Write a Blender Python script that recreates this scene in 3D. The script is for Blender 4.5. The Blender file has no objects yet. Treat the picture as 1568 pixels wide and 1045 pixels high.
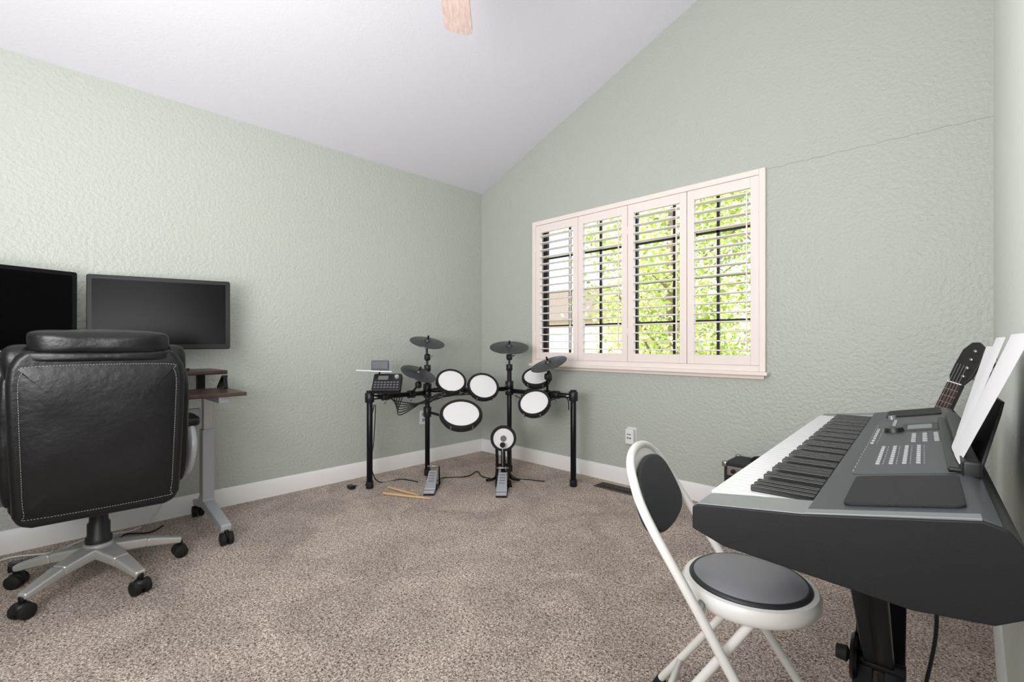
import bpy, bmesh, math, random
from mathutils import Vector, Matrix
from mathutils import noise as mnoise
random.seed(7)
R=math.radians
V=Vector
# ------------------------------------------------------------------ materials
def lin(c):
    o=[]
    for v in c:
        v=v/255.0
        o.append(v/12.92 if v<=0.04045 else ((v+0.055)/1.055)**2.4)
    return (o[0],o[1],o[2],1)
def mat(name,c,rough=0.5,metal=0.0,bs=0,bstr=0.2,bdist=0.002,var=None,vscale=5,detail=3,coat=0,spec=0.5,emit=None,estr=0):
    m=bpy.data.materials.new(name); m.use_nodes=True
    nt=m.node_tree; b=nt.nodes['Principled BSDF']
    b.inputs['Base Color'].default_value=lin(c)
    b.inputs['Roughness'].default_value=rough
    b.inputs['Metallic'].default_value=metal
    b.inputs['Specular IOR Level'].default_value=spec
    if coat: b.inputs['Coat Weight'].default_value=coat
    if emit:
        b.inputs['Emission Color'].default_value=lin(emit); b.inputs['Emission Strength'].default_value=estr
    tc=nt.nodes.new('ShaderNodeTexCoord')
    if var:
        n=nt.nodes.new('ShaderNodeTexNoise'); n.inputs['Scale'].default_value=vscale; n.inputs['Detail'].default_value=detail
        nt.links.new(tc.outputs['Object'],n.inputs['Vector'])
        r=nt.nodes.new('ShaderNodeValToRGB')
        r.color_ramp.elements[0].position=0.35; r.color_ramp.elements[0].color=lin(c)
        r.color_ramp.elements[1].position=0.65; r.color_ramp.elements[1].color=lin(var)
        nt.links.new(n.outputs['Fac'],r.inputs['Fac']); nt.links.new(r.outputs['Color'],b.inputs['Base Color'])
    if bs:
        n=nt.nodes.new('ShaderNodeTexNoise'); n.inputs['Scale'].default_value=bs; n.inputs['Detail'].default_value=detail
        nt.links.new(tc.outputs['Object'],n.inputs['Vector'])
        bp=nt.nodes.new('ShaderNodeBump'); bp.inputs['Strength'].default_value=bstr; bp.inputs['Distance'].default_value=bdist
        nt.links.new(n.outputs['Fac'],bp.inputs['Height']); nt.links.new(bp.outputs['Normal'],b.inputs['Normal'])
    return m
def wood(name,c1,c2,rough=0.4,scale=6,stretch=(1,12,1),bands=3):
    m=bpy.data.materials.new(name); m.use_nodes=True
    nt=m.node_tree; b=nt.nodes['Principled BSDF']; b.inputs['Roughness'].default_value=rough
    tc=nt.nodes.new('ShaderNodeTexCoord'); mp=nt.nodes.new('ShaderNodeMapping'); mp.inputs['Scale'].default_value=stretch
    n=nt.nodes.new('ShaderNodeTexNoise'); n.inputs['Scale'].default_value=scale; n.inputs['Detail'].default_value=5; n.inputs['Distortion'].default_value=1.2
    r=nt.nodes.new('ShaderNodeValToRGB'); r.color_ramp.elements[0].position=.4; r.color_ramp.elements[1].position=.62
    r.color_ramp.elements[0].color=lin(c1); r.color_ramp.elements[1].color=lin(c2)
    nt.links.new(tc.outputs['Object'],mp.inputs['Vector']); nt.links.new(mp.outputs['Vector'],n.inputs['Vector'])
    nt.links.new(n.outputs['Fac'],r.inputs['Fac']); nt.links.new(r.outputs['Color'],b.inputs['Base Color'])
    return m
def carpet_mat():
    m=bpy.data.materials.new('carpet_frieze'); m.use_nodes=True
    nt=m.node_tree; b=nt.nodes['Principled BSDF']; b.inputs['Roughness'].default_value=1; b.inputs['Specular IOR Level'].default_value=0.1
    tc=nt.nodes.new('ShaderNodeTexCoord')
    n=nt.nodes.new('ShaderNodeTexNoise'); n.inputs['Scale'].default_value=145; n.inputs['Detail'].default_value=3; n.inputs['Roughness'].default_value=.72; n.inputs['Distortion'].default_value=1.0
    nt.links.new(tc.outputs['Object'],n.inputs['Vector'])
    r=nt.nodes.new('ShaderNodeValToRGB'); e=r.color_ramp.elements
    e[0].position=.37; e[0].color=lin((86,72,65)); e[1].position=.63; e[1].color=lin((250,240,230))
    k=e.new(.49); k.color=lin((186,167,155))
    nt.links.new(n.outputs['Fac'],r.inputs['Fac'])
    n2=nt.nodes.new('ShaderNodeTexNoise'); n2.inputs['Scale'].default_value=3.5; n2.inputs['Detail'].default_value=5; n2.inputs['Distortion'].default_value=.8
    nt.links.new(tc.outputs['Object'],n2.inputs['Vector'])
    mr=nt.nodes.new('ShaderNodeMapRange'); mr.inputs['From Min'].default_value=.38; mr.inputs['From Max'].default_value=.62
    mr.inputs['To Min'].default_value=.85; mr.inputs['To Max'].default_value=1.1
    nt.links.new(n2.outputs['Fac'],mr.inputs['Value'])
    mx=nt.nodes.new('ShaderNodeVectorMath'); mx.operation='SCALE'
    nt.links.new(r.outputs['Color'],mx.inputs[0]); nt.links.new(mr.outputs['Result'],mx.inputs['Scale'])
    nt.links.new(mx.outputs['Vector'],b.inputs['Base Color'])
    bp=nt.nodes.new('ShaderNodeBump'); bp.inputs['Strength'].default_value=.85; bp.inputs['Distance'].default_value=.008
    nt.links.new(n.outputs['Fac'],bp.inputs['Height']); nt.links.new(bp.outputs['Normal'],b.inputs['Normal'])
    return m
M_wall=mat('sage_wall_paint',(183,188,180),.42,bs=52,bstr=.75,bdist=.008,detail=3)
M_wallr=mat('sage_wall_paint_lit',(222,226,218),.5,bs=52,bstr=.5,bdist=.007,detail=3)  # same sage paint, colour lightened to stand for window light on the right wall
M_ceil=mat('ceiling_white',(232,230,239),.8,bs=70,bstr=.3,bdist=.005)
M_trim=mat('trim_white',(240,237,236),.4)
M_shut=mat('shutter_white',(244,232,226),.35)
M_bronze=mat('bronze_window_frame',(46,38,34),.45,.3)
M_carpet=carpet_mat()
M_blk=mat('black_plastic',(18,18,20),.42,bs=300,bstr=.08)
M_blks=mat('black_satin_metal',(14,14,16),.35,.4)
M_rub=mat('rubber',(13,13,14),.75)
M_leather=mat('black_leather',(14,14,16),.38,bs=38,bstr=.35,bdist=.005,detail=6,spec=.38)
M_stitch=mat('grey_stitching',(150,148,146),.7)
M_chrome=mat('brushed_aluminium',(196,195,193),.3,.55)
M_steel=mat('silver_paint',(180,182,188),.38,.3)
M_scr=mat('screen_black_glass',(4,4,5),.25,spec=.06)
M_bez=mat('monitor_bezel_black',(7,7,8),.4,spec=.2)
M_mesh=mat('drum_mesh_white',(232,230,230),.6,bs=400,bstr=.1)
M_cym=mat('cymbal_rubber',(52,53,56),.34)
M_wood=wood('walnut_laminate',(56,40,36),(80,60,53),.35,4,(8,1,1))
M_stick=wood('hickory',(206,166,122),(226,190,148),.5,10)
M_fan=wood('whitewashed_oak',(214,184,176),(228,206,198),.5,7,(2,14,1))
M_white=mat('white_plastic',(232,232,232),.4)
M_wmet=mat('white_enamel',(230,227,224),.3,.0,coat=.4)
M_vinyl=mat('seat_vinyl_sheen',(124,125,131),.34,bs=60,bstr=.12,detail=5)  # dark vinyl; the sheen of the bright ceiling is put into the base colour
M_vinyl2=mat('dark_vinyl',(40,42,46),.5,bs=200,bstr=.1)
M_kb=mat('piano_charcoal',(19,19,21),.5,bs=500,bstr=.08,spec=.35)
M_silver=mat('piano_silver',(132,135,138),.35,.25)
M_panel=mat('piano_panel_grey',(66,69,74),.42,.1)
M_panel2=mat('piano_panel_light',(75,78,83),.42,.1)
M_grille=mat('speaker_mesh',(21,22,26),.6,bs=900,bstr=.6,bdist=.002)
M_key=mat('ivory_key',(232,232,233),.2)
M_keyb=mat('ebony_key',(11,11,12),.3)
M_lcd=mat('lcd',(104,120,124),.2)
M_btn=mat('button_grey',(158,160,164),.4)
M_paper=mat('paper',(228,227,229),.8,bs=8,bstr=.05)
M_ink=mat('ink_grey',(110,110,114),.8)
M_vent=mat('floor_vent_brown',(96,76,62),.4,.5)
M_rose=wood('rosewood',(38,22,19),(70,40,32),.4,12)
M_neck=mat('dark_neck',(16,12,11),.35)
M_sun=wood('dark_sunburst',(16,11,10),(40,20,14),.2,3,(1,1,1))
M_tolex=mat('tolex',(20,20,21),.6,bs=220,bstr=.4,bdist=.002)
M_cloth=mat('grille_cloth',(48,46,44),.8,bs=400,bstr=.4)
M_brass=mat('metal_hw',(160,158,154),.3,.9)
M_hwd=mat('dark_tuner_metal',(60,60,62),.3,.8)
M_glow=mat('frosted_glass',(245,240,230),.3)
M_leaf=mat('leaves',(160,182,66),.6,var=(248,246,172),vscale=2.2)
M_bark=mat('bark',(150,132,116),.9,bs=30,bstr=.5,bdist=.02)
M_grass=mat('lawn',(130,146,90),.9,var=(170,168,120),vscale=2)
M_conc=mat('concrete',(205,200,195),.9)
M_stucco=mat('stucco',(204,190,174),.9)
M_roof=mat('roof_tiles',(132,118,106),.9,bs=12,bstr=.5,bdist=.03)
M_cable=mat('cable_black',(18,18,18),.5)
M_cablew=mat('cable_white',(225,225,225),.5)
M_crack=mat('crack_shadow',(122,126,118),.9)

# ------------------------------------------------------------------ helpers
class G:
    def __init__(s,name,loc=(0,0,0),rotz=0,world=False):
        e=bpy.data.objects.new(name,None); bpy.context.collection.objects.link(e)
        e.location=loc; e.rotation_euler=(0,0,rotz); e.empty_display_size=.1
        s.e=e; M=Matrix.Translation(V(loc))@Matrix.Rotation(rotz,4,'Z')
        s.inv=M.inverted() if world else Matrix.Identity(4)
    def add(s,o):
        o.parent=s.e; o.matrix_parent_inverse=s.inv
def finish(bm,name,m,g=None,bevel=0,seg=2,sharp=40,M=None,rec=True):
    if rec: bmesh.ops.recalc_face_normals(bm,faces=bm.faces)
    if bevel>0:
        es=[e for e in bm.edges if len(e.link_faces)==2 and e.calc_face_angle(0)>R(35)]
        bmesh.ops.bevel(bm,geom=es,offset=bevel,segments=seg,profile=.5,affect='EDGES',clamp_overlap=True)
    me=bpy.data.meshes.new(name); bm.to_mesh(me); bm.free()
    me.materials.append(m); me.shade_smooth()
    me.set_sharp_from_angle(angle=R(60 if bevel>0 else sharp))
    o=bpy.data.objects.new(name,me); bpy.context.collection.objects.link(o)
    if bevel>0:
        w=o.modifiers.new('wn','WEIGHTED_NORMAL'); w.keep_sharp=True
    if M is not None: o.matrix_basis=M
    if g: g.add(o)
    return o
def addbox(bm,lo,hi,M=None):
    vs=[]
    for x in (lo[0],hi[0]):
        for y in (lo[1],hi[1]):
            for z in (lo[2],hi[2]):
                p=V((x,y,z)); 
                if M is not None: p=M@p
                vs.append(bm.verts.new(p))
    for f in ((0,1,3,2),(4,6,7,5),(0,4,5,1),(2,3,7,6),(0,2,6,4),(1,5,7,3)):
        bm.faces.new([vs[i] for i in f])
def box(name,lo,hi,m,g=None,bevel=.003,seg=2,M=None):
    bm=bmesh.new(); addbox(bm,lo,hi); return finish(bm,name,m,g,bevel,seg,M=M)
def boxes(name,lst,m,g=None,bevel=0,M=None):
    bm=bmesh.new()
    for l in lst: addbox(bm,l[0],l[1],l[2] if len(l)>2 else None)
    return finish(bm,name,m,g,bevel,2,M=M)
def prism(name,pts,t,m,g=None,M=None,bevel=0,seg=2):
    bm=bmesh.new()
    a=[bm.verts.new((p[0],p[1],0)) for p in pts]; b=[bm.verts.new((p[0],p[1],t)) for p in pts]
    bm.faces.new(a[::-1]); bm.faces.new(b)
    n=len(pts)
    for i in range(n): bm.faces.new((a[i],a[(i+1)%n],b[(i+1)%n],b[i]))
    return finish(bm,name,m,g,bevel,seg,M=M)
def basis(x,y,z,o=(0,0,0)):
    return Matrix(((x[0],y[0],z[0],o[0]),(x[1],y[1],z[1],o[1]),(x[2],y[2],z[2],o[2]),(0,0,0,1)))
# prism drawn in XZ and extruded along +Y
def XZ(o=(0,0,0)): return basis((1,0,0),(0,0,1),(0,1,0),o)
def alignz(p,n,roll=0):
    n=V(n).normalized(); return Matrix.Translation(V(p))@n.to_track_quat('Z','Y').to_matrix().to_4x4()@Matrix.Rotation(roll,4,'Z')
def lathe(name,prof,m,g=None,M=None,seg=40,sharp=40):
    bm=bmesh.new(); rings=[]
    for r,z in prof:
        if r<1e-6: rings.append([bm.verts.new((0,0,z))])
        else: rings.append([bm.verts.new((r*math.cos(2*math.pi*i/seg),r*math.sin(2*math.pi*i/seg),z)) for i in range(seg)])
    for a,b in zip(rings[:-1],rings[1:]):
        for i in range(seg):
            j=(i+1)%seg
            if len(a)==1 and len(b)==1: continue
            if len(a)==1: bm.faces.new((a[0],b[i],b[j]))
            elif len(b)==1: bm.faces.new((a[i],a[j],b[0]))
            else: bm.faces.new((a[i],a[j],b[j],b[i]))
    return finish(bm,name,m,g,0,sharp=sharp,M=M)
def cyl(name,p1,p2,r,m,g=None,r2=None,seg=20):
    p1=V(p1);p2=V(p2); L=(p2-p1).length; r2=r if r2 is None else r2
    e=min(.002,r*.2)
    return lathe(name,[(0,0),(r-e,0),(r,e),(r2,L-e),(r2-e,L),(0,L)],m,g,alignz(p1,p2-p1),seg,sharp=50)
def cat(pts,n,cyc=False):
    P=[V(p) for p in pts]; out=[]; N=len(P)
    rng=N if cyc else N-1
    for i in range(rng):
        if cyc: a,b,c,d=P[(i-1)%N],P[i],P[(i+1)%N],P[(i+2)%N]
        else: a,b,c,d=P[max(i-1,0)],P[i],P[i+1],P[min(i+2,N-1)]
        for k in range(n):
            t=k/n
            out.append(.5*((2*b)+(c-a)*t+(2*a-5*b+4*c-d)*t*t+(3*b-a-3*c+d)*t**3))
    if not cyc: out.append(P[-1])
    return out
def tube(name,pts,r,m,g=None,n=8,cyc=False,seg=12,smooth=True,flat=1.0):
    P=cat(pts,n,cyc) if smooth else [V(p) for p in pts]
    bm=bmesh.new(); rings=[]; N=len(P); up=None
    for i,p in enumerate(P):
        if cyc: t=(P[(i+1)%N]-P[(i-1)%N])
        else: t=P[min(i+1,N-1)]-P[max(i-1,0)]
        t.normalize()
        if up is None:
            up=V((0,0,1)) if abs(t.z)<.9 else V((1,0,0))
        s=t.cross(up).normalized(); up=s.cross(t).normalized()
        rings.append([bm.verts.new(p+s*r*math.cos(2*math.pi*k/seg)+up*r*flat*math.sin(2*math.pi*k/seg)) for k in range(seg)])
    rng=N if cyc else N-1
    for i in range(rng):
        a=rings[i]; b=rings[(i+1)%N]
        for k in range(seg): bm.faces.new((a[k],a[(k+1)%seg],b[(k+1)%seg],b[k]))
    if not cyc:
        bm.faces.new(rings[0][::-1]); bm.faces.new(rings[-1])
    return finish(bm,name,m,g,0,sharp=60)
def beam(name,p1,p2,w1,h1,w2,h2,m,g=None,bevel=.004,up=(0,0,1)):
    p1=V(p1);p2=V(p2); t=(p2-p1).normalized(); s=t.cross(V(up)).normalized(); u=s.cross(t)
    bm=bmesh.new(); a=[];b=[]
    for sx,sz in ((-1,-1),(1,-1),(1,1),(-1,1)):
        a.append(bm.verts.new(p1+s*sx*w1/2+u*sz*h1/2)); b.append(bm.verts.new(p2+s*sx*w2/2+u*sz*h2/2))
    bm.faces.new(a[::-1]); bm.faces.new(b)
    for i in range(4): bm.faces.new((a[i],a[(i+1)%4],b[(i+1)%4],b[i]))
    return finish(bm,name,m,g,bevel)
def sell(name,c,h,e1,e2,m,g=None,rot=None,nz=0,nu=48,nv=28,seed=0):
    def sp(v,e): return math.copysign(abs(v)**e,v)
    bm=bmesh.new(); rings=[]
    for i in range(nv+1):
        v=-math.pi/2+math.pi*i/nv
        if i in (0,nv): rings.append([bm.verts.new((0,0,h[2]*sp(math.sin(v),e1)))]); continue
        rings.append([bm.verts.new((h[0]*sp(math.cos(v),e1)*sp(math.cos(2*math.pi*k/nu),e2),h[1]*sp(math.cos(v),e1)*sp(math.sin(2*math.pi*k/nu),e2),h[2]*sp(math.sin(v),e1))) for k in range(nu)])
    for a,b in zip(rings[:-1],rings[1:]):
        for k in range(nu):
            j=(k+1)%nu
            if len(a)==1: bm.faces.new((a[0],b[k],b[j]))
            elif len(b)==1: bm.faces.new((a[k],a[j],b[0]))
            else: bm.faces.new((a[k],a[j],b[j],b[k]))
    if nz:
        for v in bm.verts:
            v.co+=v.co.normalized()*nz*mnoise.noise(v.co*9+V((seed,seed,seed)))
    M=Matrix.Translation(V(c))
    if rot is not None: M=M@(rot if isinstance(rot,Matrix) else Matrix.Rotation(rot[0],4,rot[1]))
    return finish(bm,name,m,g,0,sharp=80,M=M)
def rrect(w,h,r,n=6):
    pts=[]
    for cx,cy,a0 in ((w/2-r,h/2-r,0),(-w/2+r,h/2-r,90),(-w/2+r,-h/2+r,180),(w/2-r,-h/2+r,270)):
        for k in range(n+1):
            a=R(a0+90*k/n); pts.append((cx+r*math.cos(a),cy+r*math.sin(a)))
    return pts

# ------------------------------------------------------------------ room
W=3.486; YB=-4.2; EZ=2.489; SL=.386; T=.12
box('floor',(-T,YB-T,-.1),(W+T,T,0),M_carpet,bevel=0)
box('wall_left',(-T,YB-T,0),(0,0,EZ-.0),M_wall,bevel=0)
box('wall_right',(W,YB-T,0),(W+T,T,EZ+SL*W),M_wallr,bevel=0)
zc=lambda x:EZ+SL*x
prism('wall_back',[(0,0),(W,0),(W,zc(W)),(0,zc(0))],T,M_wall,M=XZ((0,YB-T,0)))
wx0,wx1,wz0,wz1=.70,2.513,.885,2.065
bm=bmesh.new()
def wp(pts):
    a=[bm.verts.new((p[0],0,p[1])) for p in pts]; b=[bm.verts.new((p[0],T,p[1])) for p in pts]
    bm.faces.new(a); bm.faces.new(b[::-1])
    n=len(pts)
    for i in range(n): bm.faces.new((a[i],b[i],b[(i+1)%n],a[(i+1)%n]))
wp([(-T,0),(wx0,0),(wx0,zc(wx0)),(0,zc(0)),(-T,zc(0))])
wp([(wx1,0),(W,0),(W,zc(W)),(wx1,zc(wx1))])
wp([(wx0,0),(wx1,0),(wx1,wz0),(wx0,wz0)])
wp([(wx0,wz1),(wx1,wz1),(wx1,zc(wx1)),(wx0,zc(wx0))])
finish(bm,'wall_window',M_wall)
prism('ceiling',[(-T,zc(0)),(0,zc(0)),(W+T,zc(W+T)),(W+T,zc(W+T)+.1),(-T,zc(0)+.1)],abs(YB)+2*T,M_ceil,M=XZ((0,YB-T,0)))
bprof=[(0,0),(.015,0),(.015,.085),(.011,.095),(.009,.108),(.004,.115),(0,.115)]
prism('baseboard_left',bprof,abs(YB),M_trim,M=XZ((0,YB,0)))
prism('baseboard_right',bprof,abs(YB),M_trim,M=basis((-1,0,0),(0,0,1),(0,1,0),(W,YB,0)))
prism('baseboard_window',bprof,W-.03,M_trim,M=basis((0,-1,0),(0,0,1),(1,0,0),(.015,0,0)))
tube('wall_crack',[(2.54+(W-2.54)*i/24,.0002,2.081+.0025*math.sin(i*2.3)+.0015*math.sin(i*5.1)) for i in range(25)],.0008,M_crack,seg=6,n=3)

# ------------------------------------------------------------------ window with shutters
g=G('window_1',(1.606,0,.865),world=True)
def ring(name,x0,x1,z0,z1,w,y0,y1,m,bev=.003):
    boxes(name,[((x0,y0,z0),(x0+w,y1,z1)),((x1-w,y0,z0),(x1,y1,z1)),((x0+w,y0,z0),(x1-w,y1,z0+w)),((x0+w,y0,z1-w),(x1-w,y1,z1))],m,g,bev)
ring('casing',.678,2.535,.868,2.087,.036,-.028,-.0005,M_shut)
ring('jamb',.70,2.513,.886,2.064,.012,.0,.118,M_shut,0)
box('sill',(.662,-.055,.845),(2.552,-.0005,.868),M_shut,g,.005)
box('apron',(.69,-.018,.822),(2.525,-.0005,.845),M_shut,g,.004)
fr=[]
for x in (.735,1.606,2.478): fr.append(((x-.022,.085,.898),(x+.022,.11,2.053)))
for x in (.995,1.30,1.912,2.215): fr.append(((x-.009,.09,.898),(x+.009,.105,2.053)))
for z in (.915,2.035): fr.append(((.712,.085,z-.018),(2.5,.11,z+.018)))
for z in (1.19,1.485,1.78): fr.append(((.712,.09,z-.008),(2.5,.105,z+.008)))
boxes('bronze_sash_grid',fr,M_bronze,g)
pw=(2.499-.714)/4
for i in range(4):
    x0=.714+i*pw+.002; x1=x0+pw-.004; sw=.048
    boxes('shutter_panel_%d'%(i+1),[((x0,-.02,.905),(x0+sw,.008,2.05)),((x1-sw,-.02,.905),(x1,.008,2.05)),((x0+sw,-.02,.905),(x1-sw,.008,.965)),((x0+sw,-.02,1.985),(x1-sw,.008,2.05))],M_shut,g,.002)
    lv=[]
    n=17
    for k in range(n):
        z=.965+(k+.5)*(1.02/n)
        Mx=Matrix.Translation((0,-.004,z))@Matrix.Rotation(R(0),4,'X')
        lv.append(((x0+sw+.001,-.03,-.0045),(x1-sw-.001,.03,.0045),Mx))
    boxes('louvers_%d'%(i+1),lv,M_shut,g,.003)
    boxes('tilt_rod_%d'%(i+1),[((x1-sw-.02,-.038,1.0),(x1-sw-.012,-.03,1.95))],M_shut,g,.001)
    for z in (1.12,1.86): cyl('hinge_%d'%(i+1),((x0 if i%2==0 else x1),-.0225,z-.03),((x0 if i%2==0 else x1),-.0225,z+.03),.0035,M_shut,g,seg=10)

# outlets
def outlet(name,loc,normal_rotz,plug=False):
    q=G(name,loc,normal_rotz)  # local -y faces the room
    prism('plate',rrect(.075,.118,.006),.006,M_white,q,M=basis((1,0,0),(0,0,1),(0,-1,0),(0,0,0)),bevel=.0015)
    for z in (.024,-.024):
        prism('socket',rrect(.034,.03,.01),.003,M_btn,q,M=basis((1,0,0),(0,0,1),(0,-1,0),(0,-.006,z)))
        boxes('slots',[((-.008,-.0095,z-.004),(-.006,-.0085,z+.006)),((.006,-.0095,z-.004),(.008,-.0085,z+.006))],M_blk,q)
    if plug:
        box('plug_in_adapter',(-.034,-.045,-.06),(.034,-.009,.05),M_white,q,.008,3)
        boxes('adapter_ports',[((-.016,-.0465,-.02),(-.004,-.0445,-.008)),((.004,-.0465,-.02),(.016,-.0445,-.008)),((-.016,-.0465,.01),(.016,-.0445,.016))],M_ink,q)
outlet('wall_outlet',(1.634,-.0005,.367),0,True)
outlet('wall_outlet',(.0005,-.687,.40),R(90))
# floor vent
g=G('floor_vent',(1.60,-.15,0))
box('vent_frame',(-.16,-.06,.0005),(.16,.06,.008),M_vent,g,.003)
boxes('vent_slats',[((-.145+i*.0145,-.042,.008),(-.145+i*.0145+.008,.042,.012)) for i in range(20)],M_blks,g)

# ------------------------------------------------------------------ ceiling fan
g=G('ceiling_fan',(2.163,-2.115,2.5))
zt=zc(2.163)-2.5
cyl('downrod',(0,0,.1),(0,0,zt-.02),.012,M_brass,g)
lathe('canopy',[(0,-.1),(.03,-.1),(.065,-.05),(.075,.0),(0,.0)],M_brass,g,Matrix.Translation((0,0,zt-.02)))
lathe('motor_housing',[(0,.12),(.04,.12),(.06,.1),(.12,.08),(.135,.03),(.13,-.02),(.08,-.04),(.07,-.06),(0,-.06)],M_brass,g)
lathe('light_bowl',[(0,-.15),(.05,-.14),(.09,-.11),(.11,-.065),(.07,-.06)],M_glow,g)
base=math.atan2(.685,-.730)
for k in range(5):
    a=base+k*R(72)
    Mz=Matrix.Rotation(a,4,'Z')@Matrix.Rotation(R(10),4,'X')
    o=prism('blade_%d'%(k+1),[(.18,-.055),(.60,-.066),(.625,-.060),(.642,-.040),(.645,0),(.642,.040),(.625,.060),(.60,.066),(.18,.055)],.008,M_fan,g,M=Mz@Matrix.Translation((0,0,-.012)),bevel=.002)
    beam('blade_iron_%d'%(k+1),Mz@V((.1,0,0)),Mz@V((.24,0,-.016)),.03,.006,.07,.006,M_brass,g,.001)

# ------------------------------------------------------------------ desk
g=G('standing_desk',(.35,-2.85,0),world=True)
box('upper_shelf',(.03,-3.46,.862),(.36,-2.285,.884),M_wood,g,.004)
box('keyboard_tray',(.33,-3.44,.765),(.70,-2.285,.785),M_wood,g,.004)
for y in (-2.37,-3.38):
    box('column_outer',(.245,y-.03,.12),(.315,y+.03,.55),M_steel,g,.006)
    box('column_inner',(.257,y-.022,.5),(.303,y+.022,.76),M_chrome,g,.004)
    beam('foot_front',(.22,y,.135),(.66,y,.085),.06,.05,.05,.035,M_steel,g,.006)
    beam('foot_back',(.32,y,.135),(.07,y,.085),.06,.05,.05,.035,M_steel,g,.006)
    box('top_arm',(.06,y-.025,.725),(.62,y+.025,.762),M_steel,g,.005)
    box('shelf_post',(.12,y-.02,.76),(.16,y+.02,.862),M_blks,g,.003)
    beam('lift_link_a',(.30,y+.06,.785),(.40,y+.06,.855),.012,.03,.012,.03,M_blks,g,.002,up=(0,1,0))
    beam('lift_link_b',(.40,y+.06,.855),(.42,y+.06,.785),.012,.02,.012,.02,M_blks,g,.002,up=(0,1,0))
    for x in (.66,.08):
        cyl('caster_stem',(x,y,.05),(x,y,.075),.01,M_blks,g)
        for s in (-.017,.017):
            cyl('caster_wheel',(x,y+s-.011,.032),(x,y+s+.011,.032),.032,M_rub,g)
        box('caster_fork',(x-.026,y-.005,.03),(x+.02,y+.005,.066),M_blk,g,.003)
box('crossbar',(.25,-3.35,.60),(.28,-2.40,.67),M_steel,g,.004)
tube('monitor_cable',[(.10,-2.46,1.12),(.045,-2.44,1.0),(.02,-2.45,.86),(.02,-2.46,.70),(.03,-2.46,.5),(.05,-2.5,.2),(.08,-2.6,.02)],.004,M_cablew,g)
def monitor(name,pl,pr,zb,zt,silver=False):
    pl=V((pl[0],pl[1],0)); pr=V((pr[0],pr[1],0)); c=(pl+pr)/2; w=(pr-pl).length
    ang=math.atan2((pr-pl).y,(pr-pl).x)     # local x along width, local -y faces viewer
    q=G(name,(c.x,c.y,.8845),ang)
    z0=zb-.8845; z1=zt-.8845; h=z1-z0; zc_=(z0+z1)/2
    A=basis((1,0,0),(0,0,1),(0,-1,0),(0,.012,zc_))
    prism('housing',rrect(w,h,.012),.022,M_chrome if silver else M_blk,q,M=A,bevel=.003)
    prism('bezel',rrect(w-.006,h-.006,.010),.003,M_bez,q,M=basis((1,0,0),(0,0,1),(0,-1,0),(0,-.0101,zc_)),bevel=.001)
    prism('screen',rrect(w-.045,h-.05,.002),.0008,M_scr,q,M=basis((1,0,0),(0,0,1),(0,-1,0),(0,-.0132,zc_+.003)))
    if silver: box('chin',(-w/2+.004,-.0145,z0+.002),(w/2-.004,-.0125,z0+.02),M_chrome,q,.001)
    sell('rear_bulge',(0,.022,zc_),(w*.35,.022,h*.35),.5,.5,M_blk,q)
    box('neck',(-.03,.03,.01),(.03,.045,zc_+.03),M_chrome if silver else M_blk,q,.004)
    prism('foot',rrect(.24,.15,.02),.010,M_chrome if silver else M_blk,q,M=Matrix.Translation((0,.02,0)),bevel=.003)
    return q
monitor('computer_monitor',(.115,-2.872),(.285,-2.253),1.005,1.40)
monitor('computer_monitor',(.415,-3.515),(.20,-2.915),.985,1.395,True)
# keyboard on tray
g=G('computer_keyboard',(.50,-2.85,.7855))
box('case',(-.06,-.22,0),(.06,.22,.014),M_blk,g,.003)
boxes('keys',[((-.052+r*.0185,-.21+k*.0185,.014),(-.052+r*.0185+.016,-.21+k*.0185+.016,.019)) for r in range(5) for k in range(22)],M_rub,g,.001)
tube('power_cable',[(.13,-2.55,.006),(.20,-2.62,.006),(.14,-2.72,.006),(.27,-2.78,.006),(.22,-2.88,.006),(.29,-2.93,.006)],.004,M_cable)
tube('network_cable',[(.07,-2.64,.006),(.10,-2.7,.006),(.06,-2.85,.006),(.16,-3.0,.006),(.10,-3.15,.006),(.2,-3.3,.006)],.004,M_cablew)
g=G('power_strip',(.28,-3.05,0))
box('case',(-.03,-.10,0.0005),(.03,.10,.035),M_blk,g,.006)
boxes('sockets',[((-.014,-.085+i*.034,.035),(.014,-.085+i*.034+.024,.037)) for i in range(5)],M_ink,g,.0005)

# ------------------------------------------------------------------ office chair (local +x = facing)
g=G('office_chair',(.664,-2.868,0),R(180-2))
for k in range(5):
    a=R(180+2)+R(21+72*k)
    d=V((math.cos(a),math.sin(a),0))
    beam('base_leg_%d'%(k+1),d*.03+V((0,0,.135)),d*.17+V((0,0,.115)),.085,.05,.058,.042,M_chrome,g,.010)
    beam('base_leg_tip_%d'%(k+1),d*.165+V((0,0,.116)),d*.305+V((0,0,.080)),.058,.042,.040,.028,M_chrome,g,.009)
    p=d*.30
    cyl('caster_stem_%d'%(k+1),p+V((0,0,.05)),p+V((0,0,.085)),.012,M_blks,g)
    s=V((-d.y,d.x,0))
    for q in (-1,1):
        cyl('caster_wheel_%d'%(k+1),p+s*(q*.019-.012)+V((0,0,.029)),p+s*(q*.019+.012)+V((0,0,.029)),.029,M_rub,g)
    sell('caster_hood_%d'%(k+1),p+V((0,0,.040)),(.027,.027,.022),.8,.8,M_blk,g,nu=20,nv=12)
lathe('hub',[(0,.105),(.045,.105),(.055,.12),(.052,.165),(.035,.175),(0,.175)],M_chrome,g)
lathe('gas_lift_boot',[(0,.16),(.047,.16),(.047,.19),(.04,.20),(.04,.25),(.033,.26),(.033,.33),(0,.33)],M_blk,g)
box('tilt_mechanism',(-.12,-.09,.33),(.13,.09,.385),M_blks,g,.01)
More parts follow.
